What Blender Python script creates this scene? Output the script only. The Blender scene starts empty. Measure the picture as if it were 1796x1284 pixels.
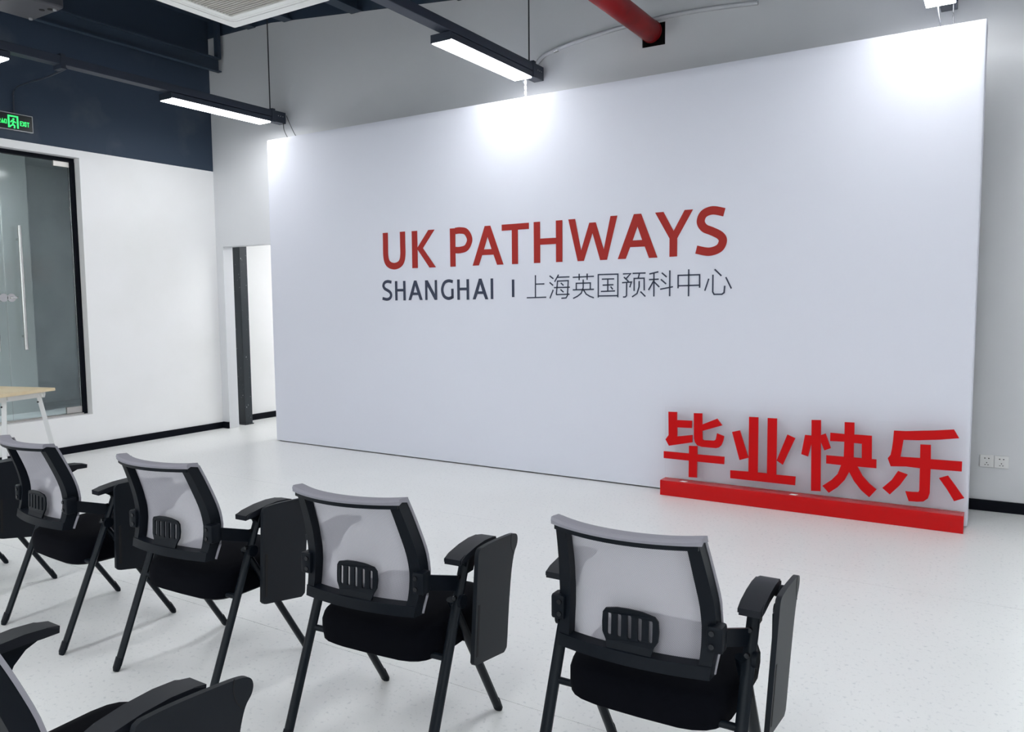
import bpy, bmesh, math, random
from mathutils import Vector, Matrix
random.seed(7)
sc = bpy.context.scene
COL = sc.collection

# ------------------------------------------------------------------ camera
cam_d = bpy.data.cameras.new('camera'); cam = bpy.data.objects.new('camera', cam_d); COL.objects.link(cam)
cam_d.sensor_fit = 'HORIZONTAL'; cam_d.sensor_width = 36.0; cam_d.lens = 1367.84 / 1796 * 36.0
cam_d.clip_start = 0.05
_yaw, _pitch, _roll = 0.557767, 0.083209, -0.0086803
_fw = Vector((-math.sin(_yaw) * math.cos(_pitch), math.cos(_yaw) * math.cos(_pitch), -math.sin(_pitch)))
_rt = Vector((math.cos(_yaw), math.sin(_yaw), 0)); _up = _rt.cross(_fw)
_c, _s = math.cos(_roll), math.sin(_roll)
_r2 = _c * _rt + _s * _up; _u2 = -_s * _rt + _c * _up
_m = Matrix((( _r2.x, _u2.x, -_fw.x), (_r2.y, _u2.y, -_fw.y), (_r2.z, _u2.z, -_fw.z))).to_4x4()
_m.translation = (0, 0, 1.45)
cam.matrix_world = _m
sc.camera = cam

# ------------------------------------------------------------------ world, exposure
w = bpy.data.worlds.new('world'); sc.world = w; w.use_nodes = True
w.node_tree.nodes['Background'].inputs[0].default_value = (0.94, 0.97, 1.0, 1)
w.node_tree.nodes['Background'].inputs[1].default_value = 1.6
sc.view_settings.view_transform = 'Standard'; sc.view_settings.look = 'None'
sc.view_settings.exposure = 1.53; sc.view_settings.gamma = 1.0
sc.view_settings.use_curve_mapping = False
sc.cycles.max_bounces = 8; sc.cycles.diffuse_bounces = 4; sc.cycles.glossy_bounces = 3; sc.cycles.transparent_max_bounces = 10
sc.cycles.use_denoising = True; sc.cycles.sample_clamp_indirect = 6.0; sc.cycles.caustics_reflective = False
LAMP = 9.3            # radiance of the lamp diffusers
LAMP_COL = (0.965, 0.982, 1.0)

# ------------------------------------------------------------------ materials
def srgb(r, g, b):
    f = lambda c: (c / 255 / 12.92) if c / 255 <= 0.04045 else ((c / 255 + 0.055) / 1.055) ** 2.4
    return (f(r), f(g), f(b), 1)
def mat(name, col, rough=0.5, metal=0.0, spec=0.5, noise=None, bump=None, alpha=None, emis=None, coat=0):
    m = bpy.data.materials.new(name); m.use_nodes = True; nt = m.node_tree
    b = nt.nodes['Principled BSDF']
    b.inputs['Base Color'].default_value = col; b.inputs['Roughness'].default_value = rough
    b.inputs['Metallic'].default_value = metal; b.inputs['Specular IOR Level'].default_value = spec
    b.inputs['Coat Weight'].default_value = coat
    tc = nt.nodes.new('ShaderNodeTexCoord')
    if noise:                                  # (scale, second colour, low, high, detail)
        n = nt.nodes.new('ShaderNodeTexNoise'); n.inputs['Scale'].default_value = noise[0]
        n.inputs['Detail'].default_value = noise[4] if len(noise) > 4 else 4
        r = nt.nodes.new('ShaderNodeValToRGB'); r.color_ramp.elements[0].position = noise[2]; r.color_ramp.elements[1].position = noise[3]
        r.color_ramp.elements[0].color = col; r.color_ramp.elements[1].color = noise[1]
        nt.links.new(tc.outputs['Object'], n.inputs['Vector']); nt.links.new(n.outputs['Fac'], r.inputs['Fac'])
        nt.links.new(r.outputs['Color'], b.inputs['Base Color'])
    if bump:                                   # (scale, strength, distance)
        n2 = nt.nodes.new('ShaderNodeTexNoise'); n2.inputs['Scale'].default_value = bump[0]; n2.inputs['Detail'].default_value = 3
        bp = nt.nodes.new('ShaderNodeBump'); bp.inputs['Strength'].default_value = bump[1]; bp.inputs['Distance'].default_value = bump[2]
        nt.links.new(tc.outputs['Object'], n2.inputs['Vector']); nt.links.new(n2.outputs['Fac'], bp.inputs['Height'])
        nt.links.new(bp.outputs['Normal'], b.inputs['Normal'])
    if emis:
        b.inputs['Emission Color'].default_value = (*emis[0], 1); b.inputs['Emission Strength'].default_value = emis[1]
    if alpha is not None: b.inputs['Alpha'].default_value = alpha
    return m
M = {}
M['white'] = mat('white_wall_paint', (0.90, 0.90, 0.90, 1), 0.6, noise=(1.3, (0.86, 0.86, 0.85, 1), 0.45, 0.75), bump=(60, 0.05, 0.002))
M['white_back'] = mat('shaded_white_wall_paint', (0.69, 0.70, 0.72, 1), 0.6, noise=(1.1, (0.65, 0.66, 0.68, 1), 0.45, 0.75), bump=(60, 0.05, 0.002))  # same white paint, greyed: the rear wall's dimness is put into the colour
M['navy'] = mat('navy_paint', (0.034, 0.052, 0.082, 1), 0.65, spec=0.3, noise=(1.6, (0.062, 0.080, 0.106, 1), 0.56, 0.68), bump=(40, 0.08, 0.003))
M['steel_navy'] = mat('navy_painted_steel', (0.036, 0.054, 0.082, 1), 0.45, spec=0.35)
M['column'] = mat('chipped_dark_paint', (0.014, 0.021, 0.028, 1), 0.5, noise=(38, (0.34, 0.36, 0.37, 1), 0.70, 0.76, 2))
M['base_black'] = mat('black_baseboard', (0.003, 0.004, 0.008, 1), 0.5, spec=0.1)
M['fabric'] = mat('white_backdrop_fabric', (0.735, 0.75, 0.83, 1), 0.6, spec=0.2)
M['print_red'] = mat('printed_brick_red', srgb(164, 46, 40), 0.6, spec=0.2)
M['print_grey'] = mat('printed_slate_grey', srgb(62, 68, 86), 0.6, spec=0.2)
M['red'] = mat('glossy_red_board', srgb(200, 3, 9), 0.32, spec=0.16)
M['red_base'] = mat('polished_red_board', srgb(200, 3, 9), 0.22, spec=0.24)
M['rail'] = mat('dark_rail_metal', (0.026, 0.034, 0.052, 1), 0.45, spec=0.4)
M['plastic'] = mat('black_plastic', (0.0040, 0.0062, 0.0100, 1), 0.42, spec=0.13, bump=(900, 0.08, 0.0005))
M['arm'] = mat('charcoal_arm_plastic', (0.0085, 0.0105, 0.0155, 1), 0.48, spec=0.24, bump=(700, 0.1, 0.0005))
M['tablet'] = mat('dark_tablet_board', (0.0055, 0.0082, 0.0125, 1), 0.5, spec=0.2, bump=(700, 0.08, 0.0005))
M['tube'] = mat('black_powder_coated_tube', (0.0042, 0.0072, 0.0112, 1), 0.35, spec=0.16)
M['seat'] = mat('black_seat_fabric', (0.0022, 0.0026, 0.0048, 1), 0.95, spec=0.08, bump=(500, 0.4, 0.001))
M['bolt'] = mat('black_bolt', (0.02, 0.022, 0.026, 1), 0.25, metal=0.6)
M['chrome'] = mat('brushed_steel', (0.62, 0.62, 0.60, 1), 0.25, metal=1.0)
M['patch'] = mat('satin_steel_patch', (0.55, 0.53, 0.50, 1), 0.35, metal=0.7)
M['wood'] = mat('pale_wood_top', srgb(232, 215, 180), 0.45, noise=(6, srgb(222, 202, 164), 0.4, 0.65))
M['leg_white'] = mat('white_metal_leg', (0.72, 0.73, 0.73, 1), 0.4)
M['ac_white'] = mat('ac_white_plastic', (0.90, 0.90, 0.87, 1), 0.4)
M['ac_grille'] = mat('ac_grille_beige', (0.46, 0.44, 0.40, 1), 0.6)
M['groove'] = mat('dark_groove', (0.10, 0.10, 0.10, 1), 0.6)
M['projector'] = mat('grey_projector_shell', (0.045, 0.045, 0.055, 1), 0.5)
M['pipe_red'] = mat('red_pipe_paint', srgb(148, 14, 20), 0.38, spec=0.3, noise=(7, srgb(122, 11, 17), 0.45, 0.7))
M['black'] = mat('black_void', (0.006, 0.006, 0.007, 1), 0.9)
M['conduit'] = mat('grey_white_conduit', (0.62, 0.63, 0.66, 1), 0.5)
M['wire'] = mat('dark_wire', (0.02, 0.022, 0.028, 1), 0.5)
M['wire_white'] = mat('white_wire', (0.85, 0.86, 0.88, 1), 0.5)
M['socket'] = mat('white_socket_plastic', (0.78, 0.78, 0.77, 1), 0.3)
M['lamp'] = mat('lamp_diffuser', (0.9, 0.9, 0.9, 1), 0.5, emis=(LAMP_COL, LAMP))
M['exit_black'] = mat('exit_sign_face', (0.010, 0.013, 0.014, 1), 0.3)
M['exit_rim'] = mat('exit_sign_rim', (0.42, 0.43, 0.44, 1), 0.35, metal=0.5)
M['exit_green'] = mat('exit_sign_green', (0.02, 0.5, 0.08, 1), 0.5, emis=((0.035, 0.85, 0.16), 0.55))
M['backroom'] = mat('grey_plaster_behind_glass', (0.76, 0.81, 0.83, 1), 0.8, noise=(2.2, (0.62, 0.67, 0.70, 1), 0.4, 0.7))
M['backroom_pale'] = mat('pale_plaster_behind_glass', (0.66, 0.70, 0.70, 1), 0.8)
M['label'] = mat('white_sticker', (0.9, 0.9, 0.88, 1), 0.5)
def vinyl():
    m = mat('speckled_vinyl', (0.86, 0.865, 0.855, 1), 0.33, spec=0.4); nt = m.node_tree; b = nt.nodes['Principled BSDF']
    tc = nt.nodes.new('ShaderNodeTexCoord')
    def layer(scale, lo, hi, detail):
        n = nt.nodes.new('ShaderNodeTexNoise'); n.inputs['Scale'].default_value = scale; n.inputs['Detail'].default_value = detail
        r = nt.nodes.new('ShaderNodeMapRange'); r.inputs[1].default_value = lo; r.inputs[2].default_value = hi
        nt.links.new(tc.outputs['Object'], n.inputs['Vector']); nt.links.new(n.outputs['Fac'], r.inputs[0]); return r
    prev = None
    for sc_, lo, hi, det, colr, amt in ((1.1, 0.4, 0.7, 3, (0.80, 0.81, 0.80, 1), 0.5), (55, 0.60, 0.72, 2, (0.60, 0.62, 0.63, 1), 0.6), (170, 0.70, 0.77, 1, (0.46, 0.48, 0.48, 1), 0.5)):
        l = layer(sc_, lo, hi, det); mm = nt.nodes.new('ShaderNodeMath'); mm.operation = 'MULTIPLY'; mm.inputs[1].default_value = amt
        nt.links.new(l.outputs[0], mm.inputs[0])
        mx = nt.nodes.new('ShaderNodeMix'); mx.data_type = 'RGBA'; mx.inputs[6].default_value = (0.86, 0.865, 0.855, 1); mx.inputs[7].default_value = colr
        nt.links.new(mm.outputs[0], mx.inputs[0])
        if prev: nt.links.new(prev.outputs[2], mx.inputs[6])
        prev = mx
    nt.links.new(prev.outputs[2], b.inputs['Base Color'])
    n = nt.nodes.new('ShaderNodeTexNoise'); n.inputs['Scale'].default_value = 9; n.inputs['Detail'].default_value = 4
    bp = nt.nodes.new('ShaderNodeBump'); bp.inputs['Strength'].default_value = 0.06; bp.inputs['Distance'].default_value = 0.01
    nt.links.new(tc.outputs['Object'], n.inputs['Vector']); nt.links.new(n.outputs['Fac'], bp.inputs['Height']); nt.links.new(bp.outputs['Normal'], b.inputs['Normal'])
    return m
M['vinyl'] = vinyl()
def glassy(name, tint, refl, rough):
    m = bpy.data.materials.new(name); m.use_nodes = True; nt = m.node_tree; nt.nodes.remove(nt.nodes['Principled BSDF'])
    t = nt.nodes.new('ShaderNodeBsdfTransparent'); t.inputs[0].default_value = (*tint, 1)
    g = nt.nodes.new('ShaderNodeBsdfGlossy'); g.inputs['Roughness'].default_value = rough
    fr = nt.nodes.new('ShaderNodeFresnel'); fr.inputs[0].default_value = 1.45
    ad = nt.nodes.new('ShaderNodeMath'); ad.operation = 'MULTIPLY'; ad.inputs[1].default_value = refl
    mx = nt.nodes.new('ShaderNodeMixShader')
    nt.links.new(fr.outputs[0], ad.inputs[0]); nt.links.new(ad.outputs[0], mx.inputs[0])
    nt.links.new(t.outputs[0], mx.inputs[1]); nt.links.new(g.outputs[0], mx.inputs[2])
    nt.links.new(mx.outputs[0], nt.nodes['Material Output'].inputs[0]); return m
M['glass'] = glassy('door_glass', (0.93, 0.96, 0.955), 1.2, 0.08)
M['acrylic'] = glassy('clear_acrylic', (0.997, 0.997, 0.997), 0.3, 0.05)
M['pane'] = glassy('window_glass', (0.93, 0.96, 0.96), 1.0, 0.02)
def meshcloth():                               # woven see-through chair mesh
    m = bpy.data.materials.new('grey_chair_mesh'); m.use_nodes = True; nt = m.node_tree; b = nt.nodes['Principled BSDF']
    b.inputs['Base Color'].default_value = (0.41, 0.40, 0.44, 1); b.inputs['Roughness'].default_value = 0.75; b.inputs['Specular IOR Level'].default_value = 0.2
    tc = nt.nodes.new('ShaderNodeTexCoord'); mp = nt.nodes.new('ShaderNodeMapping'); mp.inputs['Rotation'].default_value = (0, 0.75, 0)
    nt.links.new(tc.outputs['Object'], mp.inputs['Vector'])
    wv = nt.nodes.new('ShaderNodeTexWave'); wv.bands_direction = 'X'; wv.inputs['Scale'].default_value = 95
    wv2 = nt.nodes.new('ShaderNodeTexWave'); wv2.bands_direction = 'Z'; wv2.inputs['Scale'].default_value = 95
    for q in (wv, wv2): nt.links.new(mp.outputs[0], q.inputs['Vector'])
    mxx = nt.nodes.new('ShaderNodeMath'); mxx.operation = 'MAXIMUM'
    nt.links.new(wv.outputs['Fac'], mxx.inputs[0]); nt.links.new(wv2.outputs['Fac'], mxx.inputs[1])
    r = nt.nodes.new('ShaderNodeMapRange'); r.inputs[1].default_value = 0.35; r.inputs[2].default_value = 0.65; r.inputs[3].default_value = 0.45; r.inputs[4].default_value = 0.95
    nt.links.new(mxx.outputs[0], r.inputs[0]); nt.links.new(r.outputs[0], b.inputs['Alpha']); return m
M['mesh'] = meshcloth()
M['roll'] = mat('grey_mesh_edge', (0.27, 0.265, 0.30, 1), 0.75, spec=0.2, bump=(700, 0.4, 0.001))

# ------------------------------------------------------------------ helpers
def link(name, me, m, parent=None):
    o = bpy.data.objects.new(name, me); COL.objects.link(o)
    if m is not None and not me.materials: me.materials.append(m)
    if parent is not None: o.parent = parent
    return o
def obj(name, bm, m, parent=None, smooth=False):
    bmesh.ops.recalc_face_normals(bm, faces=bm.faces)
    if smooth:
        for f in bm.faces: f.smooth = True
        for e in bm.edges:
            if len(e.link_faces) == 2 and e.calc_face_angle() > 0.7: e.smooth = False
    me = bpy.data.meshes.new(name); bm.to_mesh(me); bm.free()
    return link(name, me, m, parent)
def empty(name, loc=(0, 0, 0), rz=0.0):
    o = bpy.data.objects.new(name, None); COL.objects.link(o); o.location = loc; o.rotation_euler = (0, 0, rz)
    o.empty_display_size = 0.1; return o
def tag(o, label=None, cat=None, group=None, kind=None):
    if label: o['label'] = label
    if cat: o['category'] = cat
    if group: o['group'] = group
    if kind: o['kind'] = kind
    return o
def box(bm, x0, x1, y0, y1, z0, z1, bev=0.0, seg=2):
    vs = [bm.verts.new(p) for p in ((x0, y0, z0), (x1, y0, z0), (x1, y1, z0), (x0, y1, z0), (x0, y0, z1), (x1, y0, z1), (x1, y1, z1), (x0, y1, z1))]
    fs = [bm.faces.new([vs[i] for i in q]) for q in ((3, 2, 1, 0), (4, 5, 6, 7), (0, 1, 5, 4), (1, 2, 6, 5), (2, 3, 7, 6), (3, 0, 4, 7))]
    if bev:
        es = list({e for f in fs for e in f.edges}); bmesh.ops.bevel(bm, geom=es, offset=bev, segments=seg, affect='EDGES', profile=0.5)
    return bm
def B(*a, **k): return box(bmesh.new(), *a, **k)
def frame_at(t, ref=Vector((0, 0, 1))):
    t = t.normalized()
    if abs(t.dot(ref)) > 0.98: ref = Vector((0, 1, 0))
    a = t.cross(ref).normalized(); return a, a.cross(t).normalized()
def tube(bm, pts, ra, rb=None, n=10, ref=Vector((0, 0, 1)), cap=True, radii=None):
    rb = ra if rb is None else rb; pts = [Vector(p) for p in pts]; rings = []
    for i, p in enumerate(pts):
        t = (pts[min(i + 1, len(pts) - 1)] - pts[max(i - 1, 0)]); a, b = frame_at(t, ref); k = radii[i] if radii else 1.0
        rings.append([bm.verts.new(p + a * math.cos(2 * math.pi * j / n) * ra * k + b * math.sin(2 * math.pi * j / n) * rb * k) for j in range(n)])
    for r0, r1 in zip(rings, rings[1:]):
        for j in range(n): bm.faces.new((r0[j], r0[(j + 1) % n], r1[(j + 1) % n], r1[j]))
    if cap: bm.faces.new(rings[0][::-1]); bm.faces.new(rings[-1])
    return bm
def T(*a, **k): return tube(bmesh.new(), *a, **k)
def prism(bm, poly, axis, a0, a1):             # polygon in the two other axes, extruded along axis
    def P(u, v, a): return {'x': (a, u, v), 'y': (u, a, v), 'z': (u, v, a)}[axis]
    A = [bm.verts.new(P(u, v, a0)) for u, v in poly]; Bv = [bm.verts.new(P(u, v, a1)) for u, v in poly]
    n = len(poly); bm.faces.new(A); bm.faces.new(Bv[::-1])
    for i in range(n): bm.faces.new((A[i], A[(i + 1) % n], Bv[(i + 1) % n], Bv[i]))
    return bm
def PR(*a): return prism(bmesh.new(), *a)
def catmull(pts, n=6):
    P = [Vector(p) for p in pts]; out = []
    for i in range(len(P) - 1):
        p0 = P[max(i - 1, 0)]; p1 = P[i]; p2 = P[i + 1]; p3 = P[min(i + 2, len(P) - 1)]
        for k in range(n):
            t = k / n; out.append(0.5 * ((2 * p1) + (-p0 + p2) * t + (2 * p0 - 5 * p1 + 4 * p2 - p3) * t * t + (-p0 + 3 * p1 - 3 * p2 + p3) * t ** 3))
    out.append(P[-1]); return out
def stroke(pts, wd):                           # centre line -> outline polygon
    P = [Vector((p[0], p[1])) for p in pts]; L, R = [], []
    for i, p in enumerate(P):
        d0 = (P[i] - P[i - 1]).normalized() if i else None; d1 = (P[i + 1] - P[i]).normalized() if i < len(P) - 1 else None
        d0 = d0 or d1; d1 = d1 or d0
        n = Vector((-(d0 + d1).y, (d0 + d1).x)); n.normalize(); k = 1 / max(0.5, n.dot(Vector((-d0.y, d0.x))))
        L.append(p + n * wd / 2 * k); R.append(p - n * wd / 2 * k)
    return [tuple(v) for v in L] + [tuple(v) for v in R[::-1]]
def flat_shape(outlines, th):                  # 2D outlines (holes allowed) -> solid mesh of thickness th in local XY
    cu = bpy.data.curves.new('tmp', 'CURVE'); cu.dimensions = '2D'; cu.fill_mode = 'BOTH'; cu.extrude = th / 2
    for o in outlines:
        s = cu.splines.new('POLY'); s.points.add(len(o) - 1); s.use_cyclic_u = True
        for p, q in zip(s.points, o): p.co = (q[0], q[1], 0, 1)
    ob = bpy.data.objects.new('tmp', cu); COL.objects.link(ob)
    me = bpy.data.meshes.new_from_object(ob); bpy.data.objects.remove(ob); bpy.data.curves.remove(cu)
    return me
def flat_union(shapes, th):                    # several flat shapes (each a list of outlines) joined into one mesh
    bm = bmesh.new()
    for sh in shapes:
        me = flat_shape(sh, th); bm.from_mesh(me); bpy.data.meshes.remove(me)
    me = bpy.data.meshes.new('shape'); bm.to_mesh(me); bm.free(); return me
def upright(me, y):                            # local XY -> world XZ at depth y (front towards -Y)
    for v in me.vertices: v.co = (v.co.x, y + v.co.z, v.co.y)
    me.update(); return me
def copy_tree(o, parent=None):
    c = o.copy(); COL.objects.link(c)
    if parent is not None: c.parent = parent
    for ch in o.children: copy_tree(ch, c)
    return c

# ================================================================== the setting
wy = lambda x: 5.88 + (x + 7.66) * 0.0319          # room face of the rear wall
top = lambda x: 4.41 if x <= -6.66 else 4.41 - 0.094 * (x + 6.66)   # where the pale paint meets the dark roof
XL, XR, YF = -7.66, 3.6, -4.0

slab = tag(obj('floor', B(-8.0, XR + .1, YF - .1, 9.1, -0.12, -0.004), M['groove']), 'pale grey vinyl floor of the room', kind='structure')
seams = [-4.0, -1.56, 0.37, 2.30, 4.23, 6.16]
for a, b in zip(seams, seams[1:]):
    obj('vinyl_sheet', B(XL - .15, XR, a + .0012, b - .0012, -0.004, 0.0), M['vinyl'], slab)
obj('vinyl_sheet', B(-7.84, -6.0, 6.1612, 9.0, -0.004, 0.0), M['vinyl'], slab)

def cells(name, us, vs, skip, place, mats, matfn, label):
    bm = bmesh.new()
    for u0, u1 in zip(us, us[1:]):
        for v0, v1 in zip(vs, vs[1:]):
            if skip(u0, v0): continue
            c = place(u0, u1, v0, v1)
            if c is None: continue
            q = [bm.verts.new(p) for p in c]
            for f in ((0, 1, 2, 3), (7, 6, 5, 4), (0, 4, 5, 1), (1, 5, 6, 2), (2, 6, 7, 3), (3, 7, 4, 0)):
                bm.faces.new([q[i] for i in f]).material_index = matfn(u0, v0)
    o = obj(name, bm, None)
    for m in mats: o.data.materials.append(m)
    return tag(o, label, kind='structure')
def place_back(u0, u1, v0, v1):
    def zz(v, u): return min(v, top(u)) if v < 90 else top(u) + (v - 100)
    za, zb, zc, zd = zz(v0, u0), zz(v0, u1), zz(v1, u1), zz(v1, u0)
    if zd - za < 1e-4 and zc - zb < 1e-4: return None
    t = 0.13
    return [(u0, wy(u0), za), (u1, wy(u1), zb), (u1, wy(u1), zc), (u0, wy(u0), zd), (u0, wy(u0) + t, za), (u1, wy(u1) + t, zb), (u1, wy(u1) + t, zc), (u0, wy(u0) + t, zd)]
cells('wall_back', [XL, -7.545, -6.66, -6.50, -2.512, -2.32, 0.26, 1.66, XR], [0, 0.35, 2.095, 2.4, 3.465, 3.64, 100, 100.3],
      lambda u, v: (-7.6 < u < -6.51 and v < 2.0) or (abs(u - 0.26) < .01 and 0.3 < v < 2.3) or (abs(u + 2.512) < .01 and abs(v - 3.465) < .01),
      place_back, [M['white_back'], M['navy']], lambda u, v: 1 if v > 99 else 0, 'white rear wall rising to a sloping roof line')
def place_left(u0, u1, v0, v1):
    return [(XL, u0, v0), (XL, u1, v0), (XL, u1, v1), (XL, u0, v1), (XL - .16, u0, v0), (XL - .16, u1, v0), (XL - .16, u1, v1), (XL - .16, u0, v1)]
cells('wall_left', [YF, 2.45, 4.345, 6.0], [0, 0.36, 2.875, 2.947, 4.75], lambda u, v: abs(u - 2.45) < .01 and abs(v - .36) < .01,
      place_left, [M['white'], M['navy']], lambda u, v: 1 if v > 2.9 else 0, 'left wall, white below and navy above')
tag(obj('wall_right', B(XR, XR + .12, YF, 6.4, 0, 3.8), M['white']), 'white right wall out of view', kind='structure')
WX = [-6.4, -4.4, -3.6, -1.6, -0.8, 1.2]  # edges of unseen windows, added to let in soft frontal daylight
cells('wall_front', [XL] + WX + [XR], [0, 0.9, 2.7, 4.75], lambda u, v: any(abs(u - q) < .01 for q in WX[::2]) and abs(v - .9) < .01,
      lambda u0, u1, v0, v1: [(u0, YF, v0), (u1, YF, v0), (u1, YF, v1), (u0, YF, v1), (u0, YF - .12, v0), (u1, YF - .12, v0), (u1, YF - .12, v1), (u0, YF - .12, v1)],
      [M['white']], lambda u, v: 0, 'white wall behind the viewer with windows added for fill light')
for n_, (a, b) in enumerate(zip(WX[::2], WX[1::2])):
    bm = B(a, a + .05, YF - .08, YF - .03, .9, 2.7)
    for q in ((b - .05, b, .9, 2.7), ((a + b) / 2 - .025, (a + b) / 2 + .025, .95, 2.65), (a + .05, b - .05, .9, .95), (a + .05, b - .05, 2.65, 2.7)): box(bm, q[0], q[1], YF - .08, YF - .03, q[2], q[3])
    wf = tag(obj('window_%d' % (n_ + 2), bm, M['leg_white']), 'added daylight window behind the viewer, for soft fill light', kind='structure')
    for x0, x1 in ((a + .05, (a + b) / 2 - .025), ((a + b) / 2 + .025, b - .05)): obj('window_pane', B(x0, x1, YF - .06, YF - .054, .95, 2.65), M['pane'], wf)
bm = bmesh.new()
prism(bm, [(XL, 4.60), (-6.66, 4.60), (-6.66, 4.72), (XL, 4.72)], 'y', YF, 6.2)
prism(bm, [(-6.66, 4.60), (XR, top(XR) + .19), (XR, top(XR) + .31), (-6.66, 4.72)], 'y', YF, 6.4)
tag(obj('ceiling', bm, M['navy']), 'dark navy sloping roof underside', kind='structure')
# corridor beyond the opening
bm = B(-7.95, -7.83, 6.02, 9.0, 0, 2.7); box(bm, -7.95, -5.9, 9.0, 9.12, 0, 2.7); box(bm, -6.0, -5.88, 6.09, 9.0, 0, 2.7)
tag(obj('wall_corridor', bm, M['white']), 'white corridor wall seen through the opening', kind='structure')
tag(obj('ceiling_corridor', B(-7.95, -5.88, 6.08, 9.1, 2.7, 2.78), M['white']), 'white corridor ceiling', kind='structure')
tag(obj('baseboard_corridor', B(-7.83, -7.815, 6.26, 9.0, 0, .075), M['base_black']), 'black baseboard in the corridor', kind='structure')
tag(obj('baseboard_left', B(XL, XL + .014, YF, 5.875, 0, .072), M['base_black']), 'black baseboard along the left wall', kind='structure')
bb = bmesh.new()
for x0, x1 in ((XL + .014, -7.548), (-6.49, XR)):
    prism(bb, [(x0, wy(x0)), (x1, wy(x1)), (x1, wy(x1) - .014), (x0, wy(x0) - .014)], 'z', 0, .075)
tag(obj('baseboard_back', bb, M['base_black']), 'black baseboard along the rear wall', kind='structure')
# room behind the glass door
bm = B(-9.3, -9.2, 1.6, 5.6, .2, 3.1); box(bm, -9.2, -7.83, 5.5, 5.6, .2, 3.1); box(bm, -9.2, -7.83, 1.6, 1.7, .2, 3.1); box(bm, -9.3, -7.83, 1.6, 5.6, 3.0, 3.1); box(bm, -9.3, -7.83, 1.6, 5.6, .2, .34)
tag(obj('wall_outer', bm, M['backroom']), 'grey plastered room behind the glass door', kind='structure')
tag(obj('trim_1', B(-8.7, -8.5, 1.7, 4.262, .34, 3.0), M['backroom_pale']), 'pale block added behind the glass door', kind='structure')  # block put in for the pale band and edge line in the glass
# glass door in its recess
door = tag(empty('door_1', (-7.76, 3.4, .36)), 'framed glass double door in the left wall', kind='structure')
def dpart(name, bm, m, parent=door, smooth=False):
    o = obj(name, bm, m, parent, smooth)
    if parent is door: o.matrix_parent_inverse = door.matrix_basis.inverted()
    return o
dpart('door_frame_head', B(-7.80, -7.745, 2.46, 4.34, 2.838, 2.873), M['base_black'])
dpart('door_frame_jamb', B(-7.80, -7.745, 4.305, 4.343, .362, 2.838), M['base_black'])
dpart('door_frame_jamb', B(-7.80, -7.745, 2.455, 2.49, .362, 2.838), M['base_black'])
dpart('door_sill', B(-7.81, -7.745, 2.49, 4.305, .362, .374), M['patch'])
for y0, y1, s in ((3.668, 4.30, 1), (2.495, 3.660, -1)):
    leaf = dpart('glass_leaf', B(-7.781, -7.769, y0, y1, .382, 2.832), M['glass'])
    yh = y1 if s > 0 else y0
    for z0, z1 in ((2.785, 2.836), (.378, .440)):
        a, b = sorted((yh, yh - s * .15)); o = obj('patch_fitting', B(-7.787, -7.763, a, b, z0, z1, bev=.002), M['patch'], leaf)
    yb = y0 + .115 if s > 0 else y1 - .115
    bm = T([(-7.715, yb, 1.035), (-7.715, yb, 2.185)], .016, n=14)
    for z in (1.16, 2.06): tube(bm, [(-7.769, yb, z), (-7.715, yb, z)], .011, n=10)
    obj('pull_handle', bm, M['chrome'], leaf, True)
    bm = T([(-7.769, (y0 + .03 if s > 0 else y1 - .03), 1.52), (-7.752, (y0 + .03 if s > 0 else y1 - .03), 1.52)], .038, n=20)
    if s > 0: box(bm, -7.752, -7.742, y0 + .02, y0 + .085, 1.51, 1.53, bev=.003)
    obj('door_lock', bm, M['chrome'], leaf, True)
# daylight window at the right end of the rear wall
win = tag(empty('window_1', (.96, 6.2, .35)), 'daylight window at the right end of the rear wall', kind='structure')
yw0 = wy(.96) + .06
for nm, a in (('window_frame', (.262, .31, yw0, yw0 + .05, .352, 2.398)), ('window_frame', (1.61, 1.658, yw0, yw0 + .05, .352, 2.398)), ('window_frame', (.31, 1.61, yw0, yw0 + .05, .352, .40)), ('window_frame', (.31, 1.61, yw0, yw0 + .05, 2.35, 2.398)), ('window_mullion', (.94, .98, yw0, yw0 + .05, .40, 2.35))):
    o = obj(nm, B(*a), M['leg_white'], win); o.matrix_parent_inverse = win.matrix_basis.inverted()
for x0, x1 in ((.31, .94), (.98, 1.61)):
    o = obj('window_pane', B(x0, x1, yw0 + .02, yw0 + .026, .40, 2.35), M['pane'], win); o.matrix_parent_inverse = win.matrix_basis.inverted()

# steel column in the opening
bm = B(-7.725, -7.60, 6.15, 6.162, .012, 2.69); box(bm, -7.725, -7.60, 6.24, 6.252, .012, 2.69); box(bm, -7.668, -7.656, 6.162, 6.24, .012, 2.69)
box(bm, -7.605, -7.595, 6.15, 6.252, .012, 2.69)
col = tag(empty('steel_column', (-7.66, 6.2, 0)), 'dark chipped steel column standing inside the corridor opening', 'column')
for nm, b_, mm in (('column_shaft', bm, M['column']), ('base_plate', B(-7.74, -7.585, 6.14, 6.262, 0, .012), M['column'])):
    o = obj(nm, b_, mm, col); o.matrix_parent_inverse = col.matrix_basis.inverted()

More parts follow.
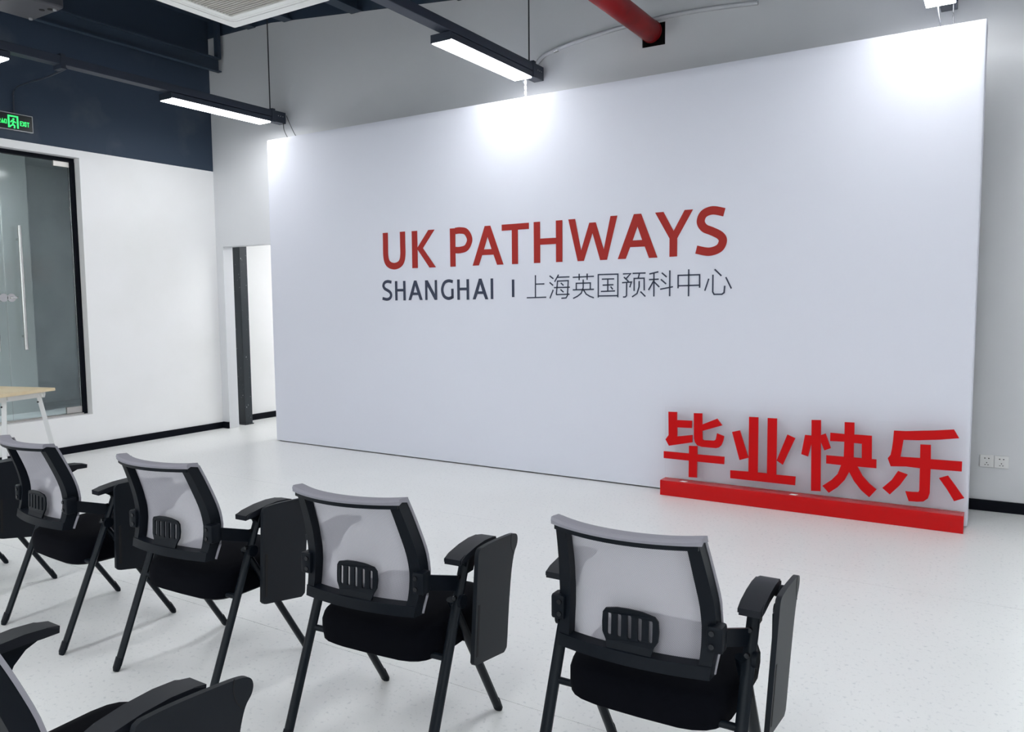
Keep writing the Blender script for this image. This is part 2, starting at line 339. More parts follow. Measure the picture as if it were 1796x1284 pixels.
# roof members
def beam(name, x, w_, z0, h, y0, y1, label, t=.012):
    e = tag(empty(name, (x, y0, z0)), label, 'beam')
    def add(nm, b_):
        o = obj(nm, b_, M['steel_navy'], e); o.matrix_parent_inverse = e.matrix_basis.inverted(); return o
    add('bottom_flange', B(x - w_ / 2, x + w_ / 2, y0, y1, z0, z0 + t)); add('top_flange', B(x - w_ / 2, x + w_ / 2, y0, y1, z0 + h - t, z0 + h)); add('web', B(x - w_ / 2, x - w_ / 2 + t, y0, y1, z0 + t, z0 + h - t) if w_ < .07 else B(x - t / 2, x + t / 2, y0, y1, z0 + t, z0 + h - t))
    return e, add
e, add = beam('steel_beam', -7.43, .06, 4.0, .15, YF, 5.845, 'navy steel channel beam ending at a hanger beside the rear wall corner')
add('hanger', B(-7.46, -7.40, 5.80, 5.845, 4.15, 4.60)); add('hanger', B(-7.46, -7.40, 1.0, 1.045, 4.15, 4.60)); add('hanger', B(-7.46, -7.40, -3.0, -2.955, 4.15, 4.60))
beam('roof_purlin', -6.95, .12, 4.40, .2, YF, 5.90, 'navy roof purlin nearest the left wall')
beam('roof_purlin', -6.40, .12, top(-6.40) - .01, .19, YF, 5.91, 'navy roof purlin behind the air conditioner corner')
beam('roof_purlin', -5.47, .14, top(-5.47) - .01, .19, YF, 5.94, 'navy roof purlin meeting the rear wall left of the middle light rail')
beam('roof_purlin', -4.2, .14, top(-4.2) - .01, .19, YF, 5.98, 'navy roof purlin right of the middle light rail, at the photo edge')

# ================================================================== lighting rails and lamps
def put(e, name, b_, m, smooth=False, parent=None):
    o = obj(name, b_, m, parent or e, smooth)
    if parent is None: o.matrix_parent_inverse = e.matrix_basis.inverted()
    return o
proto_lamp = None
OUT = 'unseen white linear lamp, some carried on along the rails, some added as fill'
def lamp_at(xc, y0, label, group):
    global proto_lamp
    if proto_lamp is None:
        e = empty('linear_lamp')
        h = bmesh.new()
        prism(h, [(-.0875, .012), (-.0875, .058), (-.07, .064), (.07, .064), (.0875, .058), (.0875, .012)], 'y', 0, 1.14)
        obj('lamp_housing', h, M['rail'], e)
        d = bmesh.new(); box(d, -.083, .083, .004, 1.136, 0, .013, bev=.004)
        obj('diffuser', d, M['lamp'], e)
        for y in (0.0, 1.14):
            c = B(-.0885, .0885, y - .004, y + .004, .004, .062); obj('end_cap', c, M['rail'], e)
        proto_lamp = e; o = e
    else:
        o = copy_tree(proto_lamp)
    o.location = (xc, y0, 3.297); tag(o, label, 'lamp', group); return o
rails = [(-6.50, 5.65, 'left'), (-3.455, 5.755, 'middle'), (-0.385, 5.81, 'right'), (2.68, 5.85, None)]
for xc, ye, nm in rails:
    xr = xc + .0375
    lab = {'left': 'dark metal light rail on the left carrying two lamps in view', 'middle': 'dark metal light rail above the middle of the backdrop', 'right': 'dark metal light rail at the top right edge of the photo', None: 'dark metal light rail outside the view to the right'}[nm]
    e = tag(empty('light_rail', (xr, ye + .2, 3.36)), lab, 'light rail', 'ceiling light rails')
    put(e, 'rail_channel', B(xr - .05, xr + .05, -3.9, ye + .01, 3.363, 3.43, bev=.004), M['rail'])
    put(e, 'end_box', B(xr - .048, xr + .048, ye + .012, ye + .20, 3.318, 3.432, bev=.004), M['rail'])
    bm = bmesh.new()
    for k in range(3): tube(bm, [(xr + .047, ye + .10 + k * .03, 3.385), (xr + .0495, ye + .10 + k * .03, 3.385)], .005, n=8)
    put(e, 'screw', bm, M['exit_rim'])
    for yy in (ye + .035, 3.55, .9, ye - 7.445):
        if nm is None and yy > 3: pass
        st = put(e, 'hanger_strap', B(xr - .054, xr + .054, yy - .02, yy + .02, 3.33 if yy < 5 else 3.312, 3.445), M['rail'])
        if not 3 < yy < 4: put(e, 'hanger_rod', T([(xr, yy, 3.44), (xr, yy, top(xr) + .18)], .006, n=8), M['wire'])
    for k in (0, 1, 2, 2.5, 3):  # the half step is an added lamp, extra fill from behind the viewer
        if k == 0: lb = {'left': 'lit linear lamp on the left rail over the backdrop left end', 'middle': 'lit linear lamp above the middle of the backdrop', 'right': 'lit linear lamp cut off at the top right edge', None: OUT}[nm]
        elif k == 1 and nm == 'left': lb = 'lit linear lamp cut off at the left photo edge'
        else: lb = OUT
        lamp_at(xc, ye - 1.14 - 2.5 * k, lb, 'lamps outside the view' if lb == OUT else 'linear lamps in view')
# corridor lamp, then lamps added to brighten the corridor and back room
o = lamp_at(-6.35, 6.6, OUT, 'lamps outside the view'); o.location.z = 2.635
o = lamp_at(-6.35, 7.8, OUT, 'lamps outside the view'); o.location.z = 2.635  # second one added to brighten the corridor wall
o = lamp_at(-8.15, 1.95, OUT, 'lamps outside the view'); o.location.z = 2.93  # added lamp, brightens the room behind the glass door
o = lamp_at(-8.40, 1.95, OUT, 'lamps outside the view'); o.location.z = 2.93  # another added lamp for the same room

# cables hanging from the rails to the backdrop
def cable(name, pts, r, m, label, n=6, smooth=True):
    return tag(obj(name, T(catmull(pts, 5), r, n=n), M[m], None, smooth), label, 'cable')
cable('cable', [(-6.40, 5.80, 3.32), (-6.37, 5.78, 3.24), (-6.28, 5.74, 3.15), (-6.22, 5.72, 3.112)], .004, 'wire', 'thin dark cable drooping from the left rail to the backdrop')
cable('cable', [(-6.40, 5.845, 3.40), (-6.33, 5.82, 3.31), (-6.20, 5.77, 3.17), (-6.10, 5.73, 3.112)], .0035, 'wire', 'second thin cable running from the left rail end to the backdrop top')
bm = bmesh.new()
for ph in (0, math.pi):
    tube(bm, [(-3.40 + .007 * math.cos(ph + k * .9), 5.70 + .007 * math.sin(ph + k * .9), 3.30 - k * (3.30 - 3.112) / 16) for k in range(17)], .005, n=6)
tag(obj('cable', bm, M['wire_white'], None, True), 'twisted white wire hanging under the middle lamp', 'cable')
cable('cable', [(-.40, 5.80, 3.30), (-.39, 5.76, 3.22), (-.37, 5.73, 3.112)], .004, 'wire', 'left one of two thin cables under the top right lamp')
cable('cable', [(-.315, 5.82, 3.30), (-.313, 5.80, 3.2), (-.31, 5.75, 3.112)], .004, 'wire', 'right one of two thin cables under the top right lamp')
cable('cable', [(-6.46, 3.60, 3.35), (-6.9, 3.66, 3.36), (-7.45, 3.74, 3.40), (-7.62, 3.76, 3.38), (-7.645, 3.765, 3.30), (-7.645, 3.765, 3.19)], .008, 'rail', 'dark cable looping from the left rail to the exit sign')
cpts = [(-3.47, 3.44), (-3.45, 3.50), (-3.36, 3.555), (-3.152, 3.597), (-2.891, 3.632), (-2.641, 3.655), (-2.329, 3.668), (-2.0, 3.665), (-1.6, 3.64)]
cd = tag(empty('wall_conduit', (-3.4, 6.0, 3.5)), 'pale conduit curving along the rear wall behind the red pipe', 'conduit')
put(cd, 'conduit_tube', T(catmull([(x, wy(x) - .018, z) for x, z in cpts], 5), .017, n=10), M['conduit'], True)
put(cd, 'conduit_clip', T([(-3.30, wy(-3.3) - .014, 3.569), (-3.26, wy(-3.26) - .014, 3.577)], .0200, n=10), M['chrome'], True)
pp = tag(empty('fire_pipe', (-2.43, 6.0, 3.58)), 'thick red fire pipe entering a square hole in the rear wall', 'pipe')
put(pp, 'pipe', T([(-2.425, YF + .02, 3.572), (-2.425, 6.035, 3.572)], .083, n=32), M['pipe_red'], True)
put(pp, 'pipe_collar', T([(-2.425, 6.0, 3.572), (-2.425, 6.028, 3.572)], .0865, n=32), M['pipe_red'], True)
bm = B(-2.6, -2.23, wy(-2.4) + .135, wy(-2.4) + .30, 3.40, 3.72)  # black box and liner paint in the shade of the pipe hole
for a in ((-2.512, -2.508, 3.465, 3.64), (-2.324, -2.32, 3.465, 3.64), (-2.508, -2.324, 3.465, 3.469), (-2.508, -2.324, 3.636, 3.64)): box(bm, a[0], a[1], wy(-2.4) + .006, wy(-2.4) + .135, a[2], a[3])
tag(obj('trim_2', bm, M['black']), 'black backing and liner standing in for shade in the square pipe hole', kind='structure')

# ================================================================== air conditioner cassette, projector
ax, ay, az, S = -4.921, 4.02, 3.50, .98          # far left lower corner of the panel
ac = tag(empty('ceiling_air_conditioner', (ax + S / 2, ay - S / 2, az)), 'white square cassette air conditioner with a beige grille under the roof', 'air conditioner')
def rrect(c, h, r, n=6):
    out = []
    for q, (sx, sy) in enumerate(((1, 1), (-1, 1), (-1, -1), (1, -1))):
        for k in range(n + 1):
            a = math.pi / 2 * (q + k / n); out.append((c[0] + sx * (h - r) + r * math.cos(a), c[1] + sy * (h - r) + r * math.sin(a)))
    return out
cc = (ax + S / 2, ay - S / 2)
def ring(h0, r0, h1, r1, z0, z1):
    bm = bmesh.new(); o_ = rrect(cc, h0, r0); i_ = rrect(cc, h1, r1); n = len(o_)
    V = [[bm.verts.new((p[0], p[1], z)) for p in P] for P, z in ((o_, z0), (o_, z1), (i_, z1), (i_, z0))]
    for a in range(4):
        b_ = (a + 1) % 4
        for j in range(n): bm.faces.new((V[a][j], V[a][(j + 1) % n], V[b_][(j + 1) % n], V[b_][j]))
    return bm
put(ac, 'panel_rim', ring(S / 2, .012, S / 2 - .075, .06, az, az + .045), M['ac_white'])
put(ac, 'panel_groove', ring(S / 2 - .074, .06, S / 2 - .085, .055, az + .012, az + .04), M['groove'])
put(ac, 'panel_inner_rim', ring(S / 2 - .084, .055, S / 2 - .105, .045, az + .002, az + .04), M['ac_white'])
put(ac, 'panel_groove', ring(S / 2 - .104, .045, S / 2 - .108, .045, az + .008, az + .04), M['groove'])
put(ac, 'panel_frame', ring(S / 2 - .107, .045, S / 2 - .155, .006, az + .003, az + .04), M['ac_white'])
g = S / 2 - .156
put(ac, 'grille_backing', B(cc[0] - g, cc[0] + g, cc[1] - g, cc[1] + g, az + .018, az + .03), M['ac_grille'])
for k in range(26):
    yy = cc[1] - g + (k + .5) * 2 * g / 26
    put(ac, 'grille_slat', B(cc[0] - g, cc[0] + g, yy - .008, yy + .008, az + .008, az + .018), M['ac_grille'])
put(ac, 'body', B(cc[0] - .42, cc[0] + .42, cc[1] - .42, cc[1] + .42, az + .045, az + .30), M['conduit'])
for sx in (-1, 1):
    for sy in (-1, 1): put(ac, 'hanger_rod', T([(cc[0] + sx * .40, cc[1] + sy * .40, az + .28), (cc[0] + sx * .40, cc[1] + sy * .40, top(cc[0] + sx * .4) + .18)], .006, n=8), M['wire'])
pj = tag(empty('projector', (-5.81, 2.98, 3.5)), 'grey ceiling projector cut off at the top left corner', 'projector')
put(pj, 'projector_body', B(-6.02, -5.60, 2.82, 3.13, 3.5, 3.61, bev=.018, seg=3), M['projector'])
put(pj, 'mount_pole', T([(-5.81, 2.975, 3.61), (-5.81, 2.975, top(-5.81) + .18)], .02, n=12), M['projector'], True)
bm = T([(-5.81, 2.975, 3.608), (-5.81, 2.975, 3.63)], .06, n=20); put(pj, 'mount_plate', bm, M['projector'], True)
put(pj, 'lens', T([(-5.72, 2.80, 3.555), (-5.72, 2.83, 3.555)], .03, n=18), M['black'], True)
for q in ((-5.74, 3.05), (-5.68, 3.075)): put(pj, 'vent', T([(q[0], q[1], 3.497), (q[0], q[1], 3.502)], .018, n=10), M['black'])
for q in ((-5.97, 3.09), (-5.65, 3.09)): put(pj, 'foot', T([(q[0], q[1], 3.488), (q[0], q[1], 3.502)], .012, n=10), M['exit_rim'])

# ================================================================== exit sign
ex = tag(empty('exit_sign', (-7.64, 3.74, 3.03)), 'black exit sign with glowing green running figure and EXIT lettering', 'exit sign')
put(ex, 'sign_body', B(-7.658, -7.632, 3.575, 3.912, 3.034, 3.178), M['exit_black'])
for a in ((3.572, 3.915, 3.030, 3.036), (3.572, 3.915, 3.176, 3.182), (3.572, 3.577, 3.036, 3.176), (3.910, 3.915, 3.036, 3.176)):
    put(ex, 'rim', B(-7.66, -7.629, *a), M['exit_rim'])
def green(name, outlines):
    me = flat_union([[o] for o in outlines], .002)
    for v in me.vertices: v.co = (-7.631 + v.co.z, v.co.x, v.co.y)
    o = link(name, me, M['exit_green'], ex); o.matrix_parent_inverse = ex.matrix_basis.inverted()
R_ = lambda a, b, c, d: [(a, c), (b, c), (b, d), (a, d)]
green('pictogram_door', [R_(3.700, 3.790, 3.147, 3.160), R_(3.700, 3.714, 3.050, 3.147), R_(3.776, 3.790, 3.050, 3.147)])
green('pictogram_figure', [[(3.748 + .009 * math.cos(a * .7), 3.128 + .009 * math.sin(a * .7)) for a in range(9)], stroke([(3.722, 3.098), (3.735, 3.114), (3.752, 3.108), (3.768, 3.098)], .010), stroke([(3.748, 3.112), (3.740, 3.082), (3.756, 3.070), (3.752, 3.048)], .012), stroke([(3.7405, 3.076), (3.724, 3.068), (3.716, 3.056)], .010)])
y = 3.803; green('letter_e', [R_(y, y + .006, 3.078, 3.120), R_(y + .006, y + .020, 3.114, 3.120), R_(y + .006, y + .018, 3.096, 3.102), R_(y + .006, y + .020, 3.078, 3.084)])
y = 3.827; green('letter_x', [stroke([(y, 3.078), (y + .020, 3.120)], .007), stroke([(y + .020, 3.078), (y + .0125, 3.094)], .007), stroke([(y + .0075, 3.104), (y, 3.120)], .007)])
green('letter_i', [R_(3.851, 3.857, 3.078, 3.120)])
y = 3.862; green('letter_t', [R_(y, y + .022, 3.114, 3.120), R_(y + .008, y + .014, 3.078, 3.114)])
for k, y in enumerate((3.595, 3.620, 3.645, 3.670)):
    sh = [[R_(y, y + .02, 3.112, 3.117), R_(y + .002, y + .018, 3.098, 3.102), R_(y, y + .02, 3.080, 3.085), R_(y + .008, y + .012, 3.085, 3.098)], [stroke([(y, 3.105), (y + .01, 3.12), (y + .02, 3.105)], .004), R_(y + .003, y + .017, 3.098, 3.102), R_(y + .008, y + .012, 3.084, 3.098), R_(y, y + .02, 3.079, 3.084)], [R_(y + .008, y + .012, 3.08, 3.12), R_(y, y + .004, 3.084, 3.098), R_(y + .016, y + .02, 3.084, 3.098), R_(y, y + .02, 3.080, 3.084), R_(y + .002, y + .018, 3.100, 3.104)], [R_(y, y + .02, 3.113, 3.118), R_(y, y + .005, 3.080, 3.113), R_(y + .015, y + .02, 3.080, 3.113), R_(y + .005, y + .015, 3.080, 3.085)]][k]
    green('sign_character', sh)

# ================================================================== sockets
for x0, nm in ((-.075, 'white wall socket nearer the backdrop edge'), (.010, 'white wall socket on the right, away from the backdrop')):
    yv = wy(x0) - .0005; e = tag(empty('wall_socket', (x0 + .042, yv, .30)), nm, 'socket', 'paired wall sockets')
    put(e, 'socket_plate', B(x0, x0 + .083, yv - .010, yv, .300, .384, bev=.003), M['socket'])
    for q in ((.030, .362, .004, .006), (.053, .362, .004, .006), (.0415, .332, .003, .006), (.033, .318, .004, .004), (.050, .318, .004, .004)):
        put(e, 'pin_hole', B(x0 + q[0] - q[2], x0 + q[0] + q[2], yv - .0108, yv - .009, q[1] - q[3] / 2, q[1] + q[3] / 2), M['black'])

# ================================================================== the printed backdrop
BX0, BX1, BY, BZ = -6.43, -0.122, 5.593, 3.111
bd = tag(empty('stage_backdrop', (-3.28, BY + .1, 0)), 'large white fabric backdrop wall printed with the course name', 'backdrop')
bm = bmesh.new()                                  # fabric: front face grid wrapped round the sides of the frame
us = [0, .004, .012, .03] + [.03 + (6.0 - .03) * k / 40 for k in range(1, 41)] + [6.0 + .278 * k / 24 for k in range(1, 25)] + [6.296, 6.304, 6.308]
us = sorted(set(round(u, 4) for u in us)); zs = [.010 + (BZ - .010) * k / 90 for k in range(91)]
def fab(u, z):
    r = .014; d = 0.0
    if u < r: d = r - math.sqrt(max(0, r * r - (r - u) ** 2))
    if u > 6.308 - r: d = max(d, r - math.sqrt(max(0, r * r - (u - (6.308 - r)) ** 2)))
    if z > BZ - r: d = max(d, r - math.sqrt(max(0, r * r - (z - (BZ - r)) ** 2)))
    k = max(0.0, (u - 6.0) / .308)
    for zc, a, s in ((2.715, .006, .020), (2.68, -.004, .015), (2.40, .003, .018), (2.62, .002, .03), (1.90, .004, .018), (1.88, -.003, .012)):
        d -= a * k * k * math.exp(-((z - zc - (6.308 - u) * -.10) / s) ** 2)
    d -= .0016 * math.sin(u * 2.1 + 1) * math.sin(z * 1.7) * min(1, z)
    return d
G = [[bm.verts.new((BX0 + u, BY + fab(u, z), z)) for z in zs] for u in us]
for i in range(len(us) - 1):
    for j in range(len(zs) - 1): bm.faces.new((G[i][j], G[i + 1][j], G[i + 1][j + 1], G[i][j + 1]))
DB = BY + .20
bk = {}
for i in (0, len(us) - 1): bk[i] = [bm.verts.new((BX0 + us[i], DB, z)) for z in zs]
for i, fl in ((0, False), (len(us) - 1, True)):
    for j in range(len(zs) - 1): bm.faces.new((G[i][j], G[i][j + 1], bk[i][j + 1], bk[i][j]))
tb = [bk[0][-1]] + [bm.verts.new((BX0 + us[i], DB, BZ)) for i in range(1, len(us) - 1)] + [bk[len(us) - 1][-1]]
for i in range(len(us) - 1): bm.faces.new((G[i][-1], G[i + 1][-1], tb[i + 1], tb[i]))
put(bd, 'fabric', bm, M['fabric'], True)
bm = bmesh.new()
for x in [BX0 + .03 + k * (6.308 - .06) / 8 for k in range(9)]:
    box(bm, x - .012, x + .012, BY + .03, BY + .055, .0, BZ - .03); box(bm, x - .012, x + .012, DB - .03, DB - .005, .0, BZ - .03)
for z in (.05, 1.05, 2.05, BZ - .04):
    for yy in (BY + .03, DB - .03): box(bm, BX0 + .03, BX1 - .03, yy, yy + .025, z - .012, z + .012)
put(bd, 'folding_frame', bm, M['exit_rim'])
YP = BY - .0018
def printed(name, outlines, m, union=False):
    sh = [[(p[0] + BX0, p[1]) for p in o] for o in outlines]
    me = upright(flat_union([[o] for o in sh], .0016) if union else flat_shape(sh, .0016), YP - .0006)
    o = link(name, me, M[m], bd); o.matrix_parent_inverse = bd.matrix_basis.inverted(); return o
def rc(a, b, c, d): return [(a, c), (b, c), (b, d), (a, d)]
def letA(x0, x1, zb, zt, sw, br=.26):             # feet span x0..x1
    xm = (x0 + x1) / 2; h = zt - zb; aw = sw * .93; k = (xm - aw / 2 - x0) / h; z1 = zb + h * br; z2 = z1 + sw * .78
    inn = lambda z: x0 + sw * 1.02 + k * (z - zb)
    zap = zb + (xm - (x0 + sw * 1.02)) / k
    return [[(x0, zb), (x0 + sw * 1.05, zb), (inn(z1) + .003, z1), (2 * xm - inn(z1) - .003, z1), (x1 - sw * 1.05, zb), (x1, zb), (xm + aw / 2, zt), (xm - aw / 2, zt)], [(inn(z2) + .004, z2), (xm, zap - .005), (2 * xm - inn(z2) - .004, z2)]]
printed('letter_u', [stroke(catmull([(1.5685, 2.09), (1.5685, 1.99), (1.5685, 1.885), (1.582, 1.825), (1.617, 1.792), (1.671, 1.780), (1.725, 1.792), (1.760, 1.825), (1.774, 1.885), (1.774, 1.99), (1.774, 2.09)]), .061)], 'print_red')
printed('letter_k', [rc(1.882, 1.946, 1.755, 2.089), [(2.072, 2.089), (2.143, 2.089), (2.008, 1.930), (2.152, 1.755), (2.079, 1.755), (1.945, 1.922), (1.945, 1.938)]], 'print_red', True)
printed('letter_p', [rc(2.311, 2.369, 1.755, 2.088), stroke(catmull([(2.369, 2.064), (2.42, 2.066), (2.485, 2.050), (2.522, 1.982), (2.487, 1.915), (2.42, 1.897), (2.369, 1.898)]), .056)], 'print_red', True)
printed('letter_a', letA(2.550, 2.867, 1.757, 2.089, .062), 'print_red')
printed('letter_t', [[(2.852, 2.039), (2.852, 2.090), (3.118, 2.091), (3.118, 2.040), (3.011, 2.040), (3.011, 1.757), (2.951, 1.757), (2.951, 2.039)]], 'print_red')
printed('letter_h', [[(3.164, 1.759), (3.164, 2.093), (3.224, 2.093), (3.224, 1.956), (3.371, 1.956), (3.371, 2.093), (3.430, 2.093), (3.430, 1.760), (3.371, 1.760), (3.371, 1.906), (3.224, 1.906), (3.224, 1.759)]], 'print_red')
printed('letter_w', [[(3.484, 2.095), (3.545, 2.095), (3.598, 1.845), (3.670, 2.058), (3.726, 2.058), (3.795, 1.845), (3.852, 2.098), (3.910, 2.098), (3.823, 1.763), (3.764, 1.763), (3.698, 1.975), (3.622, 1.761), (3.567, 1.761)]], 'print_red')
printed('letter_a', letA(3.914, 4.238, 1.765, 2.100, .064), 'print_red')
printed('letter_y', [[(4.217, 2.1), (4.283, 2.101), (4.363, 1.957), (4.446, 2.104), (4.510, 2.104), (4.392, 1.902), (4.392, 1.768), (4.332, 1.767), (4.332, 1.902)]], 'print_red')
printed('letter_s', [stroke(catmull([(4.740, 2.068), (4.655, 2.087), (4.590, 2.066), (4.568, 2.012), (4.595, 1.965), (4.655, 1.937), (4.712, 1.905), (4.732, 1.866), (4.706, 1.815), (4.632, 1.793), (4.537, 1.812)]), .060)], 'print_red')
g_ = 'print_grey'
printed('letter_s', [stroke(catmull([(1.630, 1.633), (1.585, 1.641), (1.547, 1.630), (1.532, 1.602), (1.548, 1.575), (1.580, 1.559), (1.611, 1.540), (1.623, 1.514), (1.608, 1.486), (1.570, 1.475), (1.518, 1.485)]), .027)], g_)
def letH(a, b, sw=.027): return [[(a, 1.464), (a, 1.642), (a + sw, 1.642), (a + sw, 1.570), (b - sw, 1.570), (b - sw, 1.642), (b, 1.642), (b, 1.464), (b - sw, 1.464), (b - sw, 1.546), (a + sw, 1.546), (a + sw, 1.464)]]
printed('letter_h', letH(1.673, 1.797), g_)
printed('letter_a', letA(1.830, 1.994, 1.465, 1.643, .029), g_)
printed('letter_n', [[(2.025, 1.465), (2.025, 1.642), (2.055, 1.642), (2.135, 1.515), (2.135, 1.642), (2.160, 1.642), (2.160, 1.465), (2.131, 1.465), (2.050, 1.592), (2.050, 1.465)]], g_)
printed('letter_g', [stroke(catmull([(2.334, 1.624), (2.286, 1.632), (2.240, 1.613), (2.217, 1.555), (2.236, 1.499), (2.283, 1.477), (2.328, 1.487)]), .027), rc(2.316, 2.342, 1.478, 1.562)], g_, True)
printed('letter_h', letH(2.382, 2.509), g_)
printed('letter_a', letA(2.546, 2.708, 1.466, 1.644, .029), g_)
printed('letter_i', [rc(2.734, 2.760, 1.467, 1.643)], g_)
printed('divider_bar', [stroke([(2.960, 1.482), (2.960, 1.629)], .024)], g_)
THIN = [
   [[[3.177,1.66],[3.176,1.477]],[[3.177,1.586],[3.261,1.587]],[[3.093,1.475],[3.278,1.478]]] ,
   [[[3.311,1.651],[3.346,1.627]],[[3.311,1.598],[3.343,1.573]],[[3.344,1.538],[3.313,1.468]],[[3.394,1.659],[3.357,1.602]],[[3.383,1.638],[3.493,1.639]],[[3.372,1.498],[3.384,1.607],[3.482,1.609],[3.474,1.489],[3.462,1.471],[3.419,1.468]],[[3.351,1.555],[3.496,1.556]],[[3.372,1.498],[3.493,1.5]],[[3.414,1.592],[3.439,1.571]],[[3.411,1.539],[3.439,1.517]]] ,
   [[[3.523,1.634],[3.71,1.638]],[[3.58,1.661],[3.58,1.61]],[[3.651,1.661],[3.651,1.611]],[[3.554,1.535],[3.554,1.586],[3.679,1.587],[3.678,1.537]],[[3.523,1.534],[3.71,1.536]],[[3.616,1.615],[3.616,1.551],[3.599,1.507],[3.565,1.483],[3.526,1.466]],[[3.618,1.534],[3.642,1.499],[3.675,1.481],[3.71,1.469]]] ,
   [[[3.748,1.471],[3.748,1.65],[3.915,1.65],[3.915,1.471]],[[3.748,1.483],[3.915,1.484]],[[3.779,1.614],[3.884,1.614]],[[3.786,1.567],[3.878,1.569]],[[3.771,1.518],[3.891,1.521]],[[3.83,1.614],[3.83,1.519]],[[3.854,1.555],[3.873,1.533]]] ,
   [[[3.958,1.65],[4.021,1.651],[3.985,1.614]],[[3.966,1.626],[4.005,1.59]],[[3.951,1.583],[4.028,1.587],[4.015,1.546]],[[3.989,1.585],[3.988,1.483],[3.977,1.473],[3.959,1.473]],[[4.038,1.652],[4.144,1.653]],[[4.094,1.651],[4.084,1.614]],[[4.051,1.518],[4.051,1.613],[4.132,1.614],[4.133,1.521]],[[4.092,1.593],[4.091,1.548],[4.075,1.499],[4.034,1.473]],[[4.103,1.513],[4.143,1.475]]] ,
   [[[4.174,1.644],[4.246,1.659]],[[4.172,1.602],[4.249,1.604]],[[4.211,1.65],[4.211,1.474]],[[4.209,1.592],[4.168,1.523]],[[4.214,1.583],[4.254,1.545]],[[4.273,1.651],[4.312,1.618]],[[4.266,1.602],[4.308,1.567]],[[4.261,1.528],[4.361,1.545]],[[4.336,1.667],[4.336,1.475]]] ,
   [[[4.401,1.533],[4.401,1.628],[4.564,1.629],[4.565,1.534]],[[4.401,1.551],[4.565,1.553]],[[4.482,1.671],[4.482,1.473]]] ,
   [[[4.633,1.599],[4.604,1.512]],[[4.663,1.627],[4.663,1.503],[4.673,1.485],[4.73,1.485],[4.746,1.497],[4.75,1.546]],[[4.676,1.665],[4.725,1.617]],[[4.757,1.607],[4.798,1.525]]] ,
]
RED = [
   [[[0.041,0.619],[0.107,0.621],[0.107,0.561],[0.222,0.564],[0.221,0.511],[0.11,0.507],[0.11,0.439],[0.225,0.459],[0.226,0.405],[0.047,0.364],[0.02,0.41],[0.044,0.444]],[[0.235,0.622],[0.298,0.624],[0.299,0.543],[0.408,0.594],[0.446,0.548],[0.301,0.496],[0.302,0.433],[0.314,0.428],[0.386,0.431],[0.399,0.441],[0.404,0.461],[0.408,0.487],[0.46,0.47],[0.454,0.436],[0.441,0.403],[0.425,0.386],[0.403,0.379],[0.298,0.378],[0.264,0.387],[0.246,0.408],[0.238,0.437]],[[0.201,0.377],[0.264,0.379],[0.265,0.319],[0.464,0.321],[0.463,0.267],[0.264,0.266],[0.264,0.147],[0.201,0.144],[0.201,0.267],[0.007,0.267],[0.007,0.319],[0.202,0.32]]] ,
   [[[0.508,0.228],[0.637,0.232],[0.635,0.623],[0.699,0.624],[0.701,0.233],[0.765,0.234],[0.763,0.624],[0.826,0.625],[0.828,0.231],[0.957,0.232],[0.955,0.172],[0.509,0.171]],[[0.517,0.506],[0.572,0.522],[0.635,0.331],[0.573,0.309]],[[0.897,0.519],[0.95,0.498],[0.871,0.306],[0.829,0.332]]] ,
   [[[1.013,0.527],[1.055,0.525],[1.056,0.474],[1.036,0.38],[0.991,0.393]],[[1.053,0.632],[1.113,0.635],[1.121,0.151],[1.06,0.147]],[[1.115,0.534],[1.144,0.547],[1.18,0.451],[1.139,0.432],[1.117,0.485]],[[1.261,0.633],[1.321,0.634],[1.322,0.555],[1.428,0.555],[1.431,0.402],[1.459,0.402],[1.46,0.345],[1.347,0.344],[1.379,0.285],[1.421,0.239],[1.465,0.205],[1.423,0.148],[1.373,0.189],[1.328,0.245],[1.297,0.303],[1.271,0.246],[1.228,0.192],[1.174,0.147],[1.132,0.19],[1.188,0.236],[1.226,0.282],[1.246,0.343],[1.152,0.345],[1.152,0.4],[1.261,0.401],[1.262,0.502],[1.174,0.499],[1.174,0.555],[1.262,0.553]],[[1.321,0.499],[1.369,0.498],[1.371,0.402],[1.322,0.402]]] ,
   [[[1.556,0.6],[1.625,0.602],[1.785,0.619],[1.891,0.634],[1.92,0.582],[1.815,0.564],[1.697,0.55],[1.613,0.545],[1.599,0.434],[1.71,0.437],[1.709,0.524],[1.768,0.526],[1.77,0.435],[1.941,0.438],[1.941,0.376],[1.771,0.373],[1.771,0.218],[1.762,0.184],[1.737,0.161],[1.703,0.155],[1.654,0.153],[1.633,0.214],[1.672,0.214],[1.707,0.217],[1.712,0.231],[1.711,0.372],[1.632,0.375],[1.544,0.367],[1.525,0.418],[1.541,0.442],[1.548,0.484],[1.553,0.538]],[[1.587,0.341],[1.644,0.323],[1.601,0.25],[1.544,0.182],[1.499,0.22],[1.552,0.278]],[[1.819,0.321],[1.868,0.342],[1.914,0.278],[1.96,0.211],[1.906,0.185],[1.864,0.256]]] ,
]
for ch in THIN:
    printed('printed_character', [stroke(l, .0105) for l in ch], g_, True)

